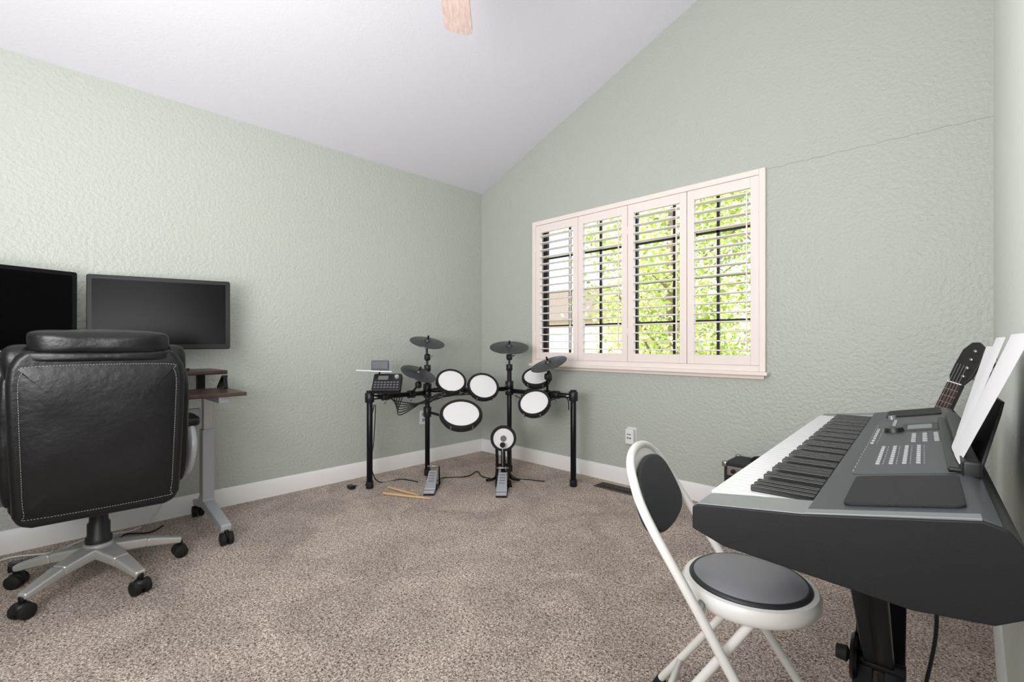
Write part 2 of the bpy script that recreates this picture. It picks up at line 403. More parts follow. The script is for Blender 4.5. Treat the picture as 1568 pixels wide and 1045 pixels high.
sell('seat_cushion',(.02,0,.455),(.27,.265,.08),.45,.35,M_leather,g,nz=.01)
sell('seat_top_pad',(.04,0,.51),(.23,.22,.05),.6,.45,M_leather,g,nz=.012,seed=3)
tilt=R(5)
up=V((-math.sin(tilt),0,math.cos(tilt)))
BM=basis((0,1,0),up,V((0,1,0)).cross(up),(-.225,0,.355))
out=[(.20,0),(.235,.012),(.252,.05),(.258,.20),(.264,.40),(.266,.54),(.260,.60),(.240,.640),(.212,.665)]
full=out+[(-x,y) for x,y in out[::-1]]
prism('back_shell',full,.055,M_leather,g,M=BM@Matrix.Translation((0,0,-.055)),bevel=.022,seg=5)
sc=[(x*1.05,y*1.0+.004) for x,y in full]
prism('back_cushion_front',sc,.06,M_leather,g,M=BM@Matrix.Translation((0,0,.002)),bevel=.026,seg=4)
inn=[(.19,.035),(.222,.06),(.229,.20),(.234,.40),(.236,.54),(.226,.585),(.195,.61)]
inn=inn+[(-x,y) for x,y in inn[::-1]]
# puffy rear panel: grid mesh inside the stitched outline
def puff(name,outline,z0,hgt,m,seed):
    bm=bmesh.new(); n=14; cx=0; cy=.32
    P=cat([(x,y,0) for x,y in outline],4,True); rings=[]
    for k in range(n+1):
        s=1-k/n; row=[]
        if k==n: rings.append([bm.verts.new((cx,cy,z0-hgt))]); continue
        for p in P:
            x=cx+(p.x-cx)*s; y=cy+(p.y-cy)*s
            hh=hgt*(1-s**6)+.004*(1-s**4)*mnoise.noise(V((x*7,y*9,seed)))
            row.append(bm.verts.new((x,y,z0-hh)))
        rings.append(row)
    N=len(P)
    for a,b in zip(rings[:-1],rings[1:]):
        for k in range(N):
            j=(k+1)%N
            if len(b)==1: bm.faces.new((a[k],a[j],b[0]))
            else: bm.faces.new((a[k],a[j],b[j],b[k]))
    return finish(bm,name,m,g,0,sharp=80,M=BM)
puff('back_panel_rear',inn,-.054,.012,M_leather,2.0)
i2=[(x*.985,.32+(y-.32)*.985) for x,y in inn]
i3=cat([(x,y,-.0585) for x,y in i2],6,True)
st=[]
for i in range(len(i3)):
    a=i3[i]; b=i3[(i+1)%len(i3)]
    nseg=max(1,int((b-a).length/.008))
    for k in range(nseg):
        st.append((a.lerp(b,(k+.25)/nseg),a.lerp(b,(k+.8)/nseg)))
bm=bmesh.new()
for p,q in st:
    d=(q-p); 
    if d.length<1e-5: continue
    L_=d.length; d.normalize(); Mx=basis(d,V((0,0,1)).cross(d),(0,0,1),p)
    addbox(bm,(0,-.0007,-.0012),(L_,.0007,.0012),Mx)
finish(bm,'rear_stitching',M_stitch,g,0,M=BM)
Mr=BM.to_3x3().to_4x4()
sell('headrest_roll',BM@V((0,.690,-.005)),(.214,.046,.070),.7,.3,M_leather,g,rot=Mr,nz=.010,seed=5)
sell('headrest_pad_front',BM@V((0,.62,.055)),(.21,.09,.045),.6,.4,M_leather,g,rot=Mr,nz=.008,seed=6)
sell('shoulder_seam_roll',BM@V((0,.640,-.035)),(.225,.022,.035),.8,.4,M_leather,g,rot=Mr,nz=.006,seed=8)
for s in (-1,1):
    sell('side_bolster',BM@V((s*.262,.33,.04)),(.03,.26,.045),.6,.7,M_leather,g,rot=Mr,nz=.012,seed=9+s)
    sell('shoulder_bolster',BM@V((s*.235,.60,.03)),(.045,.075,.05),.7,.7,M_leather,g,rot=Mr,nz=.012,seed=19+s)
    sell('arm_pad',(.02,s*.325,.665),(.14,.045,.024),.5,.6,M_leather,g,nz=.004)
    tube('arm_loop',[(.13,s*.322,.645),(.15,s*.325,.56),(.10,s*.31,.45),(.0,s*.285,.415),(-.10,s*.31,.45),(-.13,s*.325,.56),(-.09,s*.322,.645)],.019,M_steel,g,n=8,flat=1.3)
    box('arm_bracket',(-.04,min(s*.22,s*.30),.395),(.06,max(s*.22,s*.30),.42),M_blks,g,.005)

# ------------------------------------------------------------------ drum kit (world coords)
g=G('electronic_drum_kit',(.72,-.72,0),world=True)
P=[V((.319,-1.372,0)),V((.338,-.884,0)),V((.72,-.351,0)),V((1.338,-.316,0))]
def up_(p,z): return V((p[0],p[1],z))
TOC=V((.743,-.67,0))
for i,h in ((0,.69),(3,.69)):
    cyl('rack_leg_%d'%(i+1),up_(P[i],.02),up_(P[i],h),.021,M_blks,g)
    cyl('rack_foot_%d'%(i+1),up_(P[i],.0),up_(P[i],.05),.026,M_rub,g)
    cyl('leg_cap_%d'%(i+1),up_(P[i],h-.005),up_(P[i],h+.01),.023,M_rub,g)
for i,h in ((1,.86),(2,.86)):
    cyl('rack_leg_%d'%(i+1),up_(P[i],.02),up_(P[i],h),.019,M_blks,g)
    cyl('rack_foot_%d'%(i+1),up_(P[i],.0),up_(P[i],.05),.025,M_rub,g)
def bar(a,b,z,r=.018):
    cyl('cross_tube',up_(a,z),up_(b,z),r,M_blks,g)
bar(P[0],P[1],.65);bar(P[1],P[2],.67);bar(P[2],P[3],.655)
for p,z in ((P[0],.65),(P[1],.65),(P[1],.69),(P[2],.655),(P[2],.70),(P[3],.655)):
    cyl('rack_clamp',up_(p,z-.034),up_(p,z+.034),.033,M_blk,g)
    d=(up_(p,0)-V((.72,-.72,0))).normalized()
    cyl('clamp_bolt',up_(p,z)-d*.02,up_(p,z)-d*.055,.007,M_brass,g)
def drum(name,c,diam,n,anchor,depth=.05):
    n=V(n).normalized(); r=diam/2; M=alignz(c,n)
    lathe(name+'_shell',[(0,-depth),(r*.6,-depth),(r*.9,-depth*.8),(r*.93,-.008),(r*.93,0),(0,0)],M_blk,g,M)
    lathe(name+'_head',[(0,.004),(r*.84,.0025),(r*.88,-.003)],M_mesh,g,M)
    lathe(name+'_rim',[(r*.835,.0),(r*.845,.009),(r*.94,.012),(r*.985,.004),(r,-.014),(r*.95,-.018),(r*.9,-.01)],M_rub,g,M)
    for k in range(6):
        a=k*math.pi/3; p=M@V((r*.97*math.cos(a),r*.97*math.sin(a),.004)); q=M@V((r*.97*math.cos(a),r*.97*math.sin(a),-.035))
        cyl(name+'_lug',p,q,.005,M_brass,g,seg=10)
    b=M@V((0,0,-depth+.003)); 
    tube(name+'_arm',[b,b-n*.05,(b-n*.05+V(anchor))/2+V((0,0,.01)),anchor],.010,M_blks,g,seg=12,n=6)
    sell(name+'_mount',b-n*.012,(.028,.028,.02),.6,.8,M_blk,g,nu=20,nv=12)
def nrm(t,yaw=0):
    d=Matrix.Rotation(R(yaw),3,'Z')@TOC.normalized()
    return V((0,0,math.cos(R(t))))+d*math.sin(R(t))
def on(a,b,t,z): return up_(a.lerp(b,t),z)
drum('tom_1',(.576,-.835,.752),.235,nrm(48,12),on(P[1],P[2],.25,.67))
drum('tom_2',(.713,-.631,.708),.25,nrm(52,12),on(P[1],P[2],.62,.67))
drum('tom_3',(1.009,-.343,.783),.235,nrm(34,-15),on(P[2],P[3],.35,.655))
drum('tom_4',(1.161,-.544,.613),.24,nrm(46,-20),on(P[2],P[3],.75,.655))
drum('snare',(.862,-.975,.548),.30,nrm(34,5),up_(P[1],.50),.055)
cyl('snare_clamp',up_(P[1],.46),up_(P[1],.54),.031,M_blk,g)
def cymbal(name,c,diam,n,base,pts=None):
    n=V(n).normalized(); r=diam/2; M=alignz(c,n)
    lathe(name+'_pad',[(0,-.004),(r*.3,-.004),(r*.95,-.010),(r,-.006),(r*.99,-.001),(r*.35,.010),(r*.2,.013),(r*.17,.024),(r*.08,.030),(0,.030)],M_cym,g,M,seg=56)
    cyl(name+'_wingnut',M@V((0,0,.028)),M@V((0,0,.055)),.007,M_blks,g)
    lathe(name+'_sleeve',[(0,-.035),(.012,-.035),(.018,-.02),(.018,-.004),(0,-.004)],M_rub,g,M,seg=20)
    b=M@V((0,0,-.03))
    ps=[b]+([V(p) for p in pts] if pts else [])+[V(base)]
    tube(name+'_boom',ps,.009,M_blks,g,seg=12,smooth=True,n=6)
    sell(name+'_choke',M@V((0,-r*.55,-.012)),(.03,.018,.01),.6,.6,M_blk,g,nu=16,nv=8)
cymbal('crash',(.338,-.884,1.05),.275,nrm(20,35),up_(P[1],.84))
cymbal('ride',(.72,-.351,1.01),.32,nrm(18,0),up_(P[2],.84))
cymbal('hihat',(.482,-1.066,.818),.27,nrm(26,55),on(P[0],P[1],.70,.655),[(.46,-1.05,.74)])
cymbal('crash_low',(1.171,-.395,.89),.28,nrm(24,-60),on(P[2],P[3],.62,.66),[(1.14,-.37,.80)])
for p,z in ((P[1],.86),(P[2],.86)):
    cyl('post_collar',up_(p,z-.04),up_(p,z+.01),.026,M_blk,g)
    sell('tilter',up_(p,.93),(.022,.022,.028),.6,.6,M_blk,g,nu=16,nv=10)
    cyl('tilter_screw',up_(p,.93),up_(p,.93)+V((.03,.03,.01)),.006,M_brass,g,seg=10)
for p,z in (((1.135,-.365,0),.79),((.455,-1.05,0),.73)):
    sell('boom_joint',(p[0],p[1],z),(.022,.022,.026),.6,.6,M_blk,g,nu=16,nv=10)
for t,z,a,b in ((.62,.655,2,3),(.75,.655,2,3),(.35,.655,2,3),(.25,.67,1,2),(.62,.67,1,2),(.70,.65,0,1),(.25,.65,0,1)):
    q=on(P[a],P[b],t,z); dd=(P[b]-P[a]).normalized()
    cyl('bar_clamp',q-dd*.028,q+dd*.028,.030,M_blk,g)
    cyl('bar_wing_bolt',q+V((0,0,-.02)),q+V((0,0,-.055)),.007,M_brass,g,seg=10)
# module
nn=nrm(48,0); sx=V((0,0,1)).cross(nn).normalized(); sy=nn.cross(sx)
MC=basis(sx,sy,nn,(.45,-1.31,.765))
prism('module_body',rrect(.20,.15,.015),.045,M_blk,g,M=MC@Matrix.Translation((0,0,-.04)),bevel=.006)
prism('module_screen',rrect(.07,.035,.003),.002,M_ink,g,M=MC@Matrix.Translation((-.03,.035,.005)))
boxes('module_buttons',[((-.085+i*.022,-.055+j*.022,.004),(-.085+i*.022+.014,-.055+j*.022+.01,.009)) for i in range(8) for j in range(3)],M_ink,g,.001,M=MC)
lathe('module_dial',[(0,.02),(.014,.02),(.016,.004),(0,.004)],M_btn,g,MC@Matrix.Translation((.065,.04,0)),seg=24)
tube('module_arm',[MC@V((0,0,-.03)),MC@V((0,-.02,-.08)),on(P[0],P[1],.25,.655)],.011,M_blks,g,seg=12)
P0=on(P[0],P[1],.15,.66)
tube('holder_arm',[P0,P0+V((-.03,.0,.1)),V((.40,-1.33,.85))],.006,M_blks,g)
box('metronome',(-.06,-.01,-.035),(.06,.01,.035),M_panel,g,.005,M=Matrix.Translation((.40,-1.335,.882))@Matrix.Rotation(R(48),4,'Z'))
box('metronome_face',(-.05,-.0115,-.02),(.05,-.0095,.025),M_ink,g,.001,M=Matrix.Translation((.40,-1.335,.882))@Matrix.Rotation(R(48),4,'Z'))
cyl('white_stick',(.29,-1.462,.848),(.472,-1.285,.838),.005,M_white,g)
for k in range(6):
    q=[on(P[0],P[1],.3+.05*k,.64),on(P[0],P[1],.5,.60-.02*k),V((.42+.04*k,-.95,.58+.02*k)),on(P[1],P[2],.15+.1*k,.63),on(P[1],P[2],.35+.1*k,.66)]
    tube('cable_%d'%k,q,.004,M_cable,g,seg=8)
tube('cable_right',[on(P[2],P[3],.1,.62),V((.95,-.42,.60)),V((1.1,-.45,.56)),V((1.2,-.42,.62)),on(P[2],P[3],.9,.64),V((1.33,-.36,.56))],.004,M_cable,g,seg=8)
tube('cable_tom4',[V((1.16,-.52,.58)),V((1.1,-.46,.50)),V((1.0,-.40,.56)),on(P[2],P[3],.2,.63)],.004,M_cable,g,seg=8)
tube('cable_down_left',[up_(P[0],.6)+V((.03,.02,0)),up_(P[0],.35)+V((-.035,.0,0)),up_(P[0],.1)+V((-.05,.05,0)),V((.26,-1.25,.005)),V((.30,-1.10,.005)),V((.45,-1.05,.005))],.004,M_cable,g,seg=8)
tube('cable_down_left_2',[up_(P[0],.6)+V((.03,.03,0)),up_(P[0],.30)+V((-.02,.04,0)),V((.24,-1.36,.005)),V((.20,-1.42,.005))],.0035,M_cable,g,seg=8)
tube('cable_floor',[V((.95,-.62,.1)),V((.85,-.55,.005)),V((.70,-.62,.005)),V((.55,-.55,.005)),V((.60,-.70,.005)),V((.50,-.85,.005)),V((.60,-.98,.03))],.004,M_cable,g,seg=8)
tube('cable_kick',[V((.95,-.64,.3)),V((.85,-.52,.35)),V((.80,-.50,.2)),V((.88,-.48,.02)),V((1.02,-.42,.005)),V((1.12,-.38,.005))],.004,M_cable,g,seg=8)
box('floor_pedal_jack',(-.03,-.02,0),(.03,.02,.025),M_blk,g,.005,M=Matrix.Translation((.235,-1.47,.001)))
# kick tower
kc=V((.967,-.663,.345)); kn=TOC.normalized()
Mk=alignz(kc,kn+V((0,0,.05)))
lathe('kick_shell',[(0,-.05),(.05,-.05),(.08,-.04),(.092,0),(0,0)],M_blk,g,Mk)
lathe('kick_head',[(0,.004),(.074,.003),(.078,-.002)],M_mesh,g,Mk)
lathe('kick_rim',[(.073,.0),(.076,.009),(.090,.009),(.095,-.01),(.088,-.02)],M_rub,g,Mk)
lathe('kick_patch',[(0,.0055),(.022,.005),(.023,.003)],M_ink,g,Mk,seg=24)
side=V((-kn.y,kn.x,0))
kb=kc-kn*.05
beam('kick_upright',V((kb.x,kb.y,.36)),V((kb.x,kb.y,.02)),.032,.02,.032,.022,M_blks,g,.004,up=kn)
for s in (-1,1):
    tube('kick_side_rail',[kb+side*s*.05+V((0,0,-.03)),V((kb.x,kb.y,.15))+side*s*.045,V((kb.x,kb.y,.05))+side*s*.055,V((kb.x,kb.y,.012))+side*s*.12-kn*.06],.011,M_blks,g,seg=10)
box('kick_cross_brace',(-.05,-.006,.13),(.05,.006,.15),M_blks,g,.003,M=Matrix.Translation((kb.x,kb.y,0))@Matrix.Rotation(math.atan2(kn.y,kn.x)-math.pi/2,4,'Z'))
box('kick_base',(-.06,-.05,.002),(.06,.09,.014),M_blks,g,.003,M=Matrix.Translation((kb.x,kb.y,0))@Matrix.Rotation(math.atan2(kn.y,kn.x)-math.pi/2,4,'Z'))
def pedal(name,toe,heel,w=.09,ht=.11):
    toe=V(toe);heel=V(heel); d=(heel-toe).normalized(); s=V((-d.y,d.x,0))
    Mb=basis(s,d,(0,0,1),(toe.x,toe.y,0)); L=(heel-toe).length
    prism(name+'_baseplate',[(-w*.5,-.02),(w*.5,-.02),(w*.42,L+.02),(-w*.42,L+.02)],.008,M_blks,g,M=Mb@Matrix.Translation((0,0,.001)),bevel=.002)
    beam(name+'_footboard',Mb@V((0,.0,ht)),Mb@V((0,L*.82,.028)),w*.66,.010,w*.85,.010,M_steel,g,.003)
    beam(name+'_heel',Mb@V((0,L*.82,.02)),Mb@V((0,L+.015,.02)),w*.85,.018,w*.8,.018,M_steel,g,.003)
    for k in range(4):
        t=.18+k*.15
        q=Mb@V((0,L*.82*t,ht+(.028-ht)*t+.008))
        beam(name+'_tread',q-s*w*.22,q+s*w*.22,.006,.003,.006,.003,M_ink,g,.001)
    for q in (-1,1):
        beam(name+'_frame',Mb@V((q*w*.5,-.01,.008)),Mb@V((q*w*.45,-.015,ht+.03)),.012,.016,.010,.014,M_blks,g,.002,up=d)
    cyl(name+'_axle',Mb@V((-w*.5,-.015,ht+.03)),Mb@V((w*.5,-.015,ht+.03)),.006,M_brass,g)
    return Mb
Mb=pedal('kick_pedal',(1.0,-.705,0),(1.135,-.85,0))
cyl('beater_rod',Mb@V((0,-.015,.14)),Mb@V((0,.0,.30)),.004,M_brass,g)
lathe('beater',[(0,-.018),(.016,-.018),(.02,0),(.016,.018),(0,.018)],M_rub,g,alignz(Mb@V((0,.0,.31)),kn),seg=20)
pedal('hihat_pedal',(.60,-1.02,0),(.75,-1.165,0))

def stick(name,a,b):
    a=V(a);b=V(b); L=(b-a).length
    lathe(name,[(0,0),(.006,.002),(.0085,.008),(.0085,L*.75),(.0035,L*.96),(.0055,L*.975),(.004,L*.995),(0,L)],M_stick,None,alignz(a,b-a),seg=16)
stick('drumstick',(.517,-1.385,.010),(.845,-1.215,.008))
stick('drumstick',(.415,-1.285,.010),(.725,-1.235,.008))

# ------------------------------------------------------------------ digital piano  (local x = depth, y = length)
g=G('digital_piano',(3.083,-2.31,0),R(3.3))
L=1.33
body=[(.0,.728),(.0,.752),(.163,.752),(.163,.785),(.345,.820),(.368,.814),(.384,.79),(.384,.722),(.355,.703),(.28,.694),(.05,.712)]
prism('body',body,L,M_kb,g,M=XZ(),bevel=.004)
cap=[(.0,.728),(.0,.7635),(.008,.7695),(.160,.7880),(.345,.823),(.368,.817),(.386,.79),(.386,.722),(.355,.702),(.28,.693),(.05,.711)]
prism('end_cheek_high',cap,.006,M_kb,g,M=XZ((0,-.006,0)),bevel=.002)
prism('end_cheek_low',cap,.006,M_kb,g,M=XZ((0,L,0)),bevel=.002)
top=[(.160,.780),(.160,.7885),(.345,.8245),(.362,.820),(.362,.812)]
prism('top_panel',top,L-.004,M_panel,g,M=XZ((0,.002,0)),bevel=.001)
endb=[(.0,.750),(.0,.764),(.008,.770),(.160,.7885),(.166,.7895),(.166,.75)]
prism('end_block_high',endb,.074,M_silver,g,M=XZ((0,.001,0)),bevel=.002)
prism('end_block_low',endb,.06,M_silver,g,M=XZ((0,L-.061,0)),bevel=.002)
prism('end_trim_high',[(.160,.785),(.160,.7892),(.345,.8252),(.345,.82)],.022,M_silver,g,M=XZ((0,.001,0)),bevel=.0008)
box('front_strip',(-.001,.07,.744),(.006,L-.05,.756),M_silver,g,.002)
box('red_felt',(.155,.076,.762),(.160,L-.062,.776),M_blk,g,0)
nw=52; a0=.078; a1=L-.063; kw=(a1-a0)/nw
boxes('white_keys',[((.004,a0+i*kw+.0006,.7525),(.157,a0+(i+1)*kw-.0006,.7725)) for i in range(nw)],M_key,g,.001)
notes='ABCDEFG'
bk=[]
for i in range(nw-1):
    if notes[i%7] in 'ACDFG':
        c=a1-(i+1)*kw
        bk.append(((.058,c-.0055,.7725),(.157,c+.0055,.7835)))
boxes('black_keys',bk,M_keyb,g,.0018)
def ptop(b): return .7885+(b-.160)*(.8245-.7885)/.185
ta=math.atan2(.036,.185)
def PM(b,a,dz=0): return Matrix.Translation((b,a,ptop(b)+dz))@Matrix.Rotation(-ta,4,'Y')
prism('speaker_near',rrect(.135,.190,.012),.004,M_grille,g,M=PM(.268,.142),bevel=.001)
prism('speaker_far',rrect(.135,.17,.012),.004,M_grille,g,M=PM(.268,1.225),bevel=.001)
prism('panel_inlay',rrect(.150,.82,.01),.0012,M_panel2,g,M=PM(.265,.68),bevel=.0004)
prism('lcd_surround',rrect(.075,.14,.004),.003,M_blk,g,M=PM(.285,.86),bevel=.001)
prism('lcd_screen',rrect(.05,.08,.002),.0036,M_lcd,g,M=PM(.285,.86))
bt=[];lb=[]
for j in range(9):
    for i in range(4):
        bt.append(((-.0035,-.006,0),(.0035,.004,.004),PM(.225+i*.020,.36+j*.024)))
        lb.append(((-.0007,-.005,0),(.0007,.005,.0020),PM(.233+i*.020,.36+j*.024)))
for j in range(7):
    bt.append(((-.0035,-.008,0),(.0035,.008,.004),PM(.200,.62+j*.038)))
    lb.append(((-.0007,-.008,0),(.0007,.008,.0020),PM(.209,.62+j*.038)))
for j in range(5):
    for i in range(3):
        bt.append(((-.0045,-.007,0),(.0045,.007,.004),PM(.275+i*.020,.62+j*.028)))
for j in range(4): bt.append(((-.004,-.008,0),(.004,.008,.004),PM(.23,.93+j*.035)))
for j in range(20): lb.append(((-.0008,-.006,0),(.0008,.006,.0018),PM(.192,.30+j*.034)))
boxes('buttons',bt,M_btn,g,.0008)
boxes('printed_labels',lb,M_btn,g)
lathe('data_dial',[(0,.012),(.019,.012),(.022,.0),(0,.0)],M_blk,g,PM(.235,.80),seg=28)
lathe('volume_knob',[(0,.012),(.010,.012),(.011,.0),(0,.0)],M_silver,g,PM(.22,1.08),seg=20)
# music rest
th=R(16)
mu=V((math.sin(th),0,math.cos(th)))
MR=basis((0,1,0),mu,V((0,1,0)).cross(mu),(.353,.48,.815))
prism('music_rest_panel',[(-.22,0),(.22,0),(.21,.03),(.17,.11),(.15,.13),(-.15,.13),(-.17,.11),(-.21,.03)],.005,M_blk,g,M=MR,bevel=.0015)
box('music_rest_rail',(.338,.25,.819),(.362,.98,.848),M_blk,g,.005)
box('music_rest_lip',(.322,.27,.8225),(.345,.98,.831),M_blk,g,.003)
def sheet(name,b0,b1,t0,t1,h,off,curl,seed):
    bm=bmesh.new(); n=10; k=8; vs=[]
    for i in range(n+1):
        row=[]
        for j in range(k+1):
            t=i/n; s=j/k
            ya=b0+(t0-b0)*s; yb=b1+(t1-b1)*s
            y=ya+(yb-ya)*t
            bulge=off+curl*math.sin(math.pi*t)*(.5+.5*s)+.004*s*math.sin(seed+3*t)
            p=V((.337,y,.8330))+mu*(h*s)+V((-1,0,0))*bulge
            row.append(bm.verts.new(p))
        vs.append(row)
    for i in range(n):
        for j in range(k): bm.faces.new((vs[i][j],vs[i+1][j],vs[i+1][j+1],vs[i][j+1]))
    return finish(bm,name,M_paper,g,0,sharp=80)
sheet('sheet_music_1',.29,.49,.08,.34,.225,.000,.006,1)
sheet('sheet_music_2',.38,.51,.32,.55,.222,.001,.006,2)
sheet('sheet_music_3',.42,.56,.46,.64,.205,-.003,.003,4)
# stand
g=G('keyboard_stand',(3.275,-1.82,0),R(3.3))
for o,q in ((-.026,1),(.026,1),(-.009,-1),(.009,-1)):
    beam('x_leg',(o,-.31*q,.03),(o,.31*q,.670),.015,.035,.015,.035,M_blks,g,.003,up=(1,0,0))
for y in (-.31,.31):
    cyl('top_arm',(-.17,y,.676),(.11,y,.676),.0155,M_blks,g)
    cyl('foot_bar',(-.20,y,.02),(.16,y,.02),.018,M_blks,g)
    for s in (-.20,.16): cyl('foot_cap',(s-.015,y,.02),(s+.015,y,.02),.0205,M_rub,g)
cyl('pivot',(-.045,0,.35),(.045,0,.35),.016,M_blks,g)
lathe('lock_disc',[(0,-.006),(.045,-.006),(.05,0),(.045,.006),(0,.006)],M_blks,g,alignz((-.042,0,.35),(1,0,0)))
lathe('lock_knob',[(0,-.02),(.014,-.02),(.017,0),(.0,.01)],M_rub,g,alignz((-.056,0,.35),(1,0,0)),seg=16)
tube('power_cord',[(3.36,-1.75,.69),(3.35,-1.68,.60),(3.36,-1.66,.4),(3.335,-1.64,.2),(3.33,-1.66,.03),(3.36,-1.75,.006),(3.40,-1.9,.006)],.004,M_cable,None,seg=8)

# ------------------------------------------------------------------ folding chair
g=G('folding_chair',(3.015,-1.865,0),R(13))
pts=[(.20,-.19,.012),(.06,-.183,.22),(-.08,-.175,.45),(-.19,-.160,.62),(-.232,-.133,.70),(-.254,-.080,.742),(-.260,0,.756),(-.254,.080,.742),(-.232,.133,.70),(-.19,.160,.62),(-.08,.175,.45),(.06,.183,.22),(.20,.19,.012)]
tube('back_front_frame',pts,.0112,M_wmet,g,n=8)
for s in (-1,1):
    tube('rear_leg',[(.03,s*.125,.425),(-.10,s*.14,.23),(-.25,s*.165,.012)],.0105,M_wmet,g)
    cyl('foot_cap',(-.235,s*.163,.03),(-.252,s*.166,.0),.015,M_rub,g)
    cyl('foot_cap',(.188,s*.19,.03),(.203,s*.19,.0),.015,M_rub,g)
    cyl('seat_pivot',(-.075,s*.12,.435),(-.075,s*.182,.435),.009,M_brass,g)
cyl('front_rung',(.13,-.186,.115),(.13,.186,.115),.009,M_wmet,g)
cyl('rear_rung',(-.18,-.155,.11),(-.18,.155,.11),.009,M_wmet,g)
cyl('under_seat_bar',(.03,-.13,.425),(.03,.13,.425),.009,M_wmet,g)
Ts=Matrix.Translation((.012,0,0))
lathe('seat_rim',[(.128,.426),(.146,.424),(.152,.432),(.152,.450),(.146,.460),(.136,.462),(.128,.456),(.128,.426)],M_wmet,g,Ts,seg=64)
lathe('seat_base',[(0,.432),(.130,.432),(.130,.45),(0,.45)],M_wmet,g,Ts,seg=48)
lathe('seat_pad',[(0,.484),(.05,.483),(.09,.480),(.118,.473),(.126,.468)],M_vinyl,g,Ts,seg=64,sharp=80)
lathe('seat_pad_piping',[(.124,.469),(.130,.469),(.134,.464),(.133,.455),(.128,.449)],M_vinyl2,g,Ts,seg=64,sharp=80)
bu=V((-.40,0,.915)).normalized(); bn=V((0,1,0)).cross(bu)
MB=basis((0,1,0),bu,bn,(-.199,0,.62))
bp=[(.158,.0),(.150,.05),(.128,.10),(.083,.132),(0,.146),(-.083,.132),(-.128,.10),(-.150,.05),(-.158,.0),(-.145,-.035),(-.10,-.058),(0,-.066),(.10,-.058),(.145,-.035)]
bp=[(v.x,v.y) for v in cat([(x,y,0) for x,y in bp],3,True)]
prism('back_plate',bp,.005,M_wmet,g,M=MB@Matrix.Translation((0,0,-.003)),bevel=.0015)
pp=[(x*.955,(y+.066)*.86-.064) for x,y in bp]
prism('back_pad_rear',pp,.010,M_vinyl2,g,M=MB@Matrix.Translation((0,0,-.0135)),bevel=.004,seg=3)
prism('back_pad',pp,.014,M_vinyl2,g,M=MB@Matrix.Translation((0,0,.002)),bevel=.007,seg=4)

# ------------------------------------------------------------------ amplifier
g=G('guitar_amplifier',(2.60,-.19,0))
box('cabinet',(-.205,-.11,.006),(.205,.11,.36),M_tolex,g,.008,3)
box('grille_cloth',(-.18,-.114,.03),(.18,-.108,.27),M_cloth,g,.002)
box('control_panel',(-.185,-.115,.29),(.185,-.109,.34),M_brass,g,.002)
for i in range(6): cyl('knob_%d'%i,(-.15+i*.055,-.114,.315),(-.15+i*.055,-.132,.315),.011,M_rub,g)
for sx_ in (-1,1):
    for z in (.008,.362):
        for y in (-.11,.11):
            sell('corner_guard',(sx_*.2,y*.965,z+(.012 if z<.1 else -.012)),(.014,.014,.016),.4,.4,M_brass,g,nu=16,nv=8)
tube('handle',[(-.09,0,.362),(-.07,0,.385),(0,0,.392),(.07,0,.385),(.09,0,.362)],.009,M_rub,g)

# ------------------------------------------------------------------ bass guitar
zd=V((.33,.05,.94)).normalized(); nf=V((-.45,-.89,0)); nf=(nf-zd*nf.dot(zd)).normalized(); xd=nf.cross(zd)
GB=basis(xd,nf,zd,(3.065,-.47,.006))
g=G('bass_guitar',(3.065,-.47,0.006),world=True)
def gp(name,pts,y0,t,m,bev=.002):
    prism(name,pts,t,m,g,M=GB@basis((1,0,0),(0,0,1),(0,1,0),(0,y0,0)),bevel=bev,seg=3)
bo=[(0,0),(.08,.008),(.14,.05),(.165,.11),(.15,.18),(.125,.235),(.13,.30),(.15,.36),(.145,.42),(.115,.435),(.085,.40),(.06,.345),(.03,.33),(-.03,.33),(-.06,.35),(-.095,.42),(-.13,.44),(-.15,.40),(-.145,.33),(-.12,.25),(-.13,.18),(-.165,.12),(-.15,.06),(-.09,.012)]
gp('body',bo,-.04,.042,M_sun,.008)
gp('pickguard',[(.03,.10),(.11,.11),(.11,.2),(.08,.28),(.03,.32),(-.03,.32),(-.04,.12)],.0025,.002,M_rub,.0005)
gp('neck',[(-.03,.30),(.03,.30),(.023,.92),(-.023,.92)],-.018,.026,M_neck,.004)
gp('fretboard',[(-.031,.29),(.031,.29),(.024,.92),(-.024,.92)],.009,.005,M_rose,.001)
fr=[]
for k in range(20):
    z=.92-.62*(1-2**(-(k+1)/14)); w=.024+.007*(.92-z)/.63
    fr.append(((-w,.014,z-.0013),(w,.0158,z+.0013)))
boxes('frets',fr,M_brass,g,M=GB)
gp('headstock',[(-.023,.92),(.023,.92),(.034,.945),(.034,1.0),(.030,1.06),(.012,1.095),(-.010,1.102),(-.035,1.085),(-.044,1.04),(-.040,.96)],-.014,.016,M_neck,.003)
boxes('nut',[((-.024,.009,.918),(.024,.018,.923))],M_white,g,M=GB)
boxes('strings',[((x-.0007,.018,.12),(x+.0007,.0195,1.0)) for x in (-.016,-.0055,.0055,.016)],M_brass,g,M=GB)
boxes('pickups',[((-.045,.003,.15),(.045,.014,.18)),((-.045,.003,.22),(.045,.014,.25))],M_rub,g,.002,M=GB)
box('bridge',(-.04,.003,.08),(.04,.014,.12),M_brass,g,.002,M=GB)
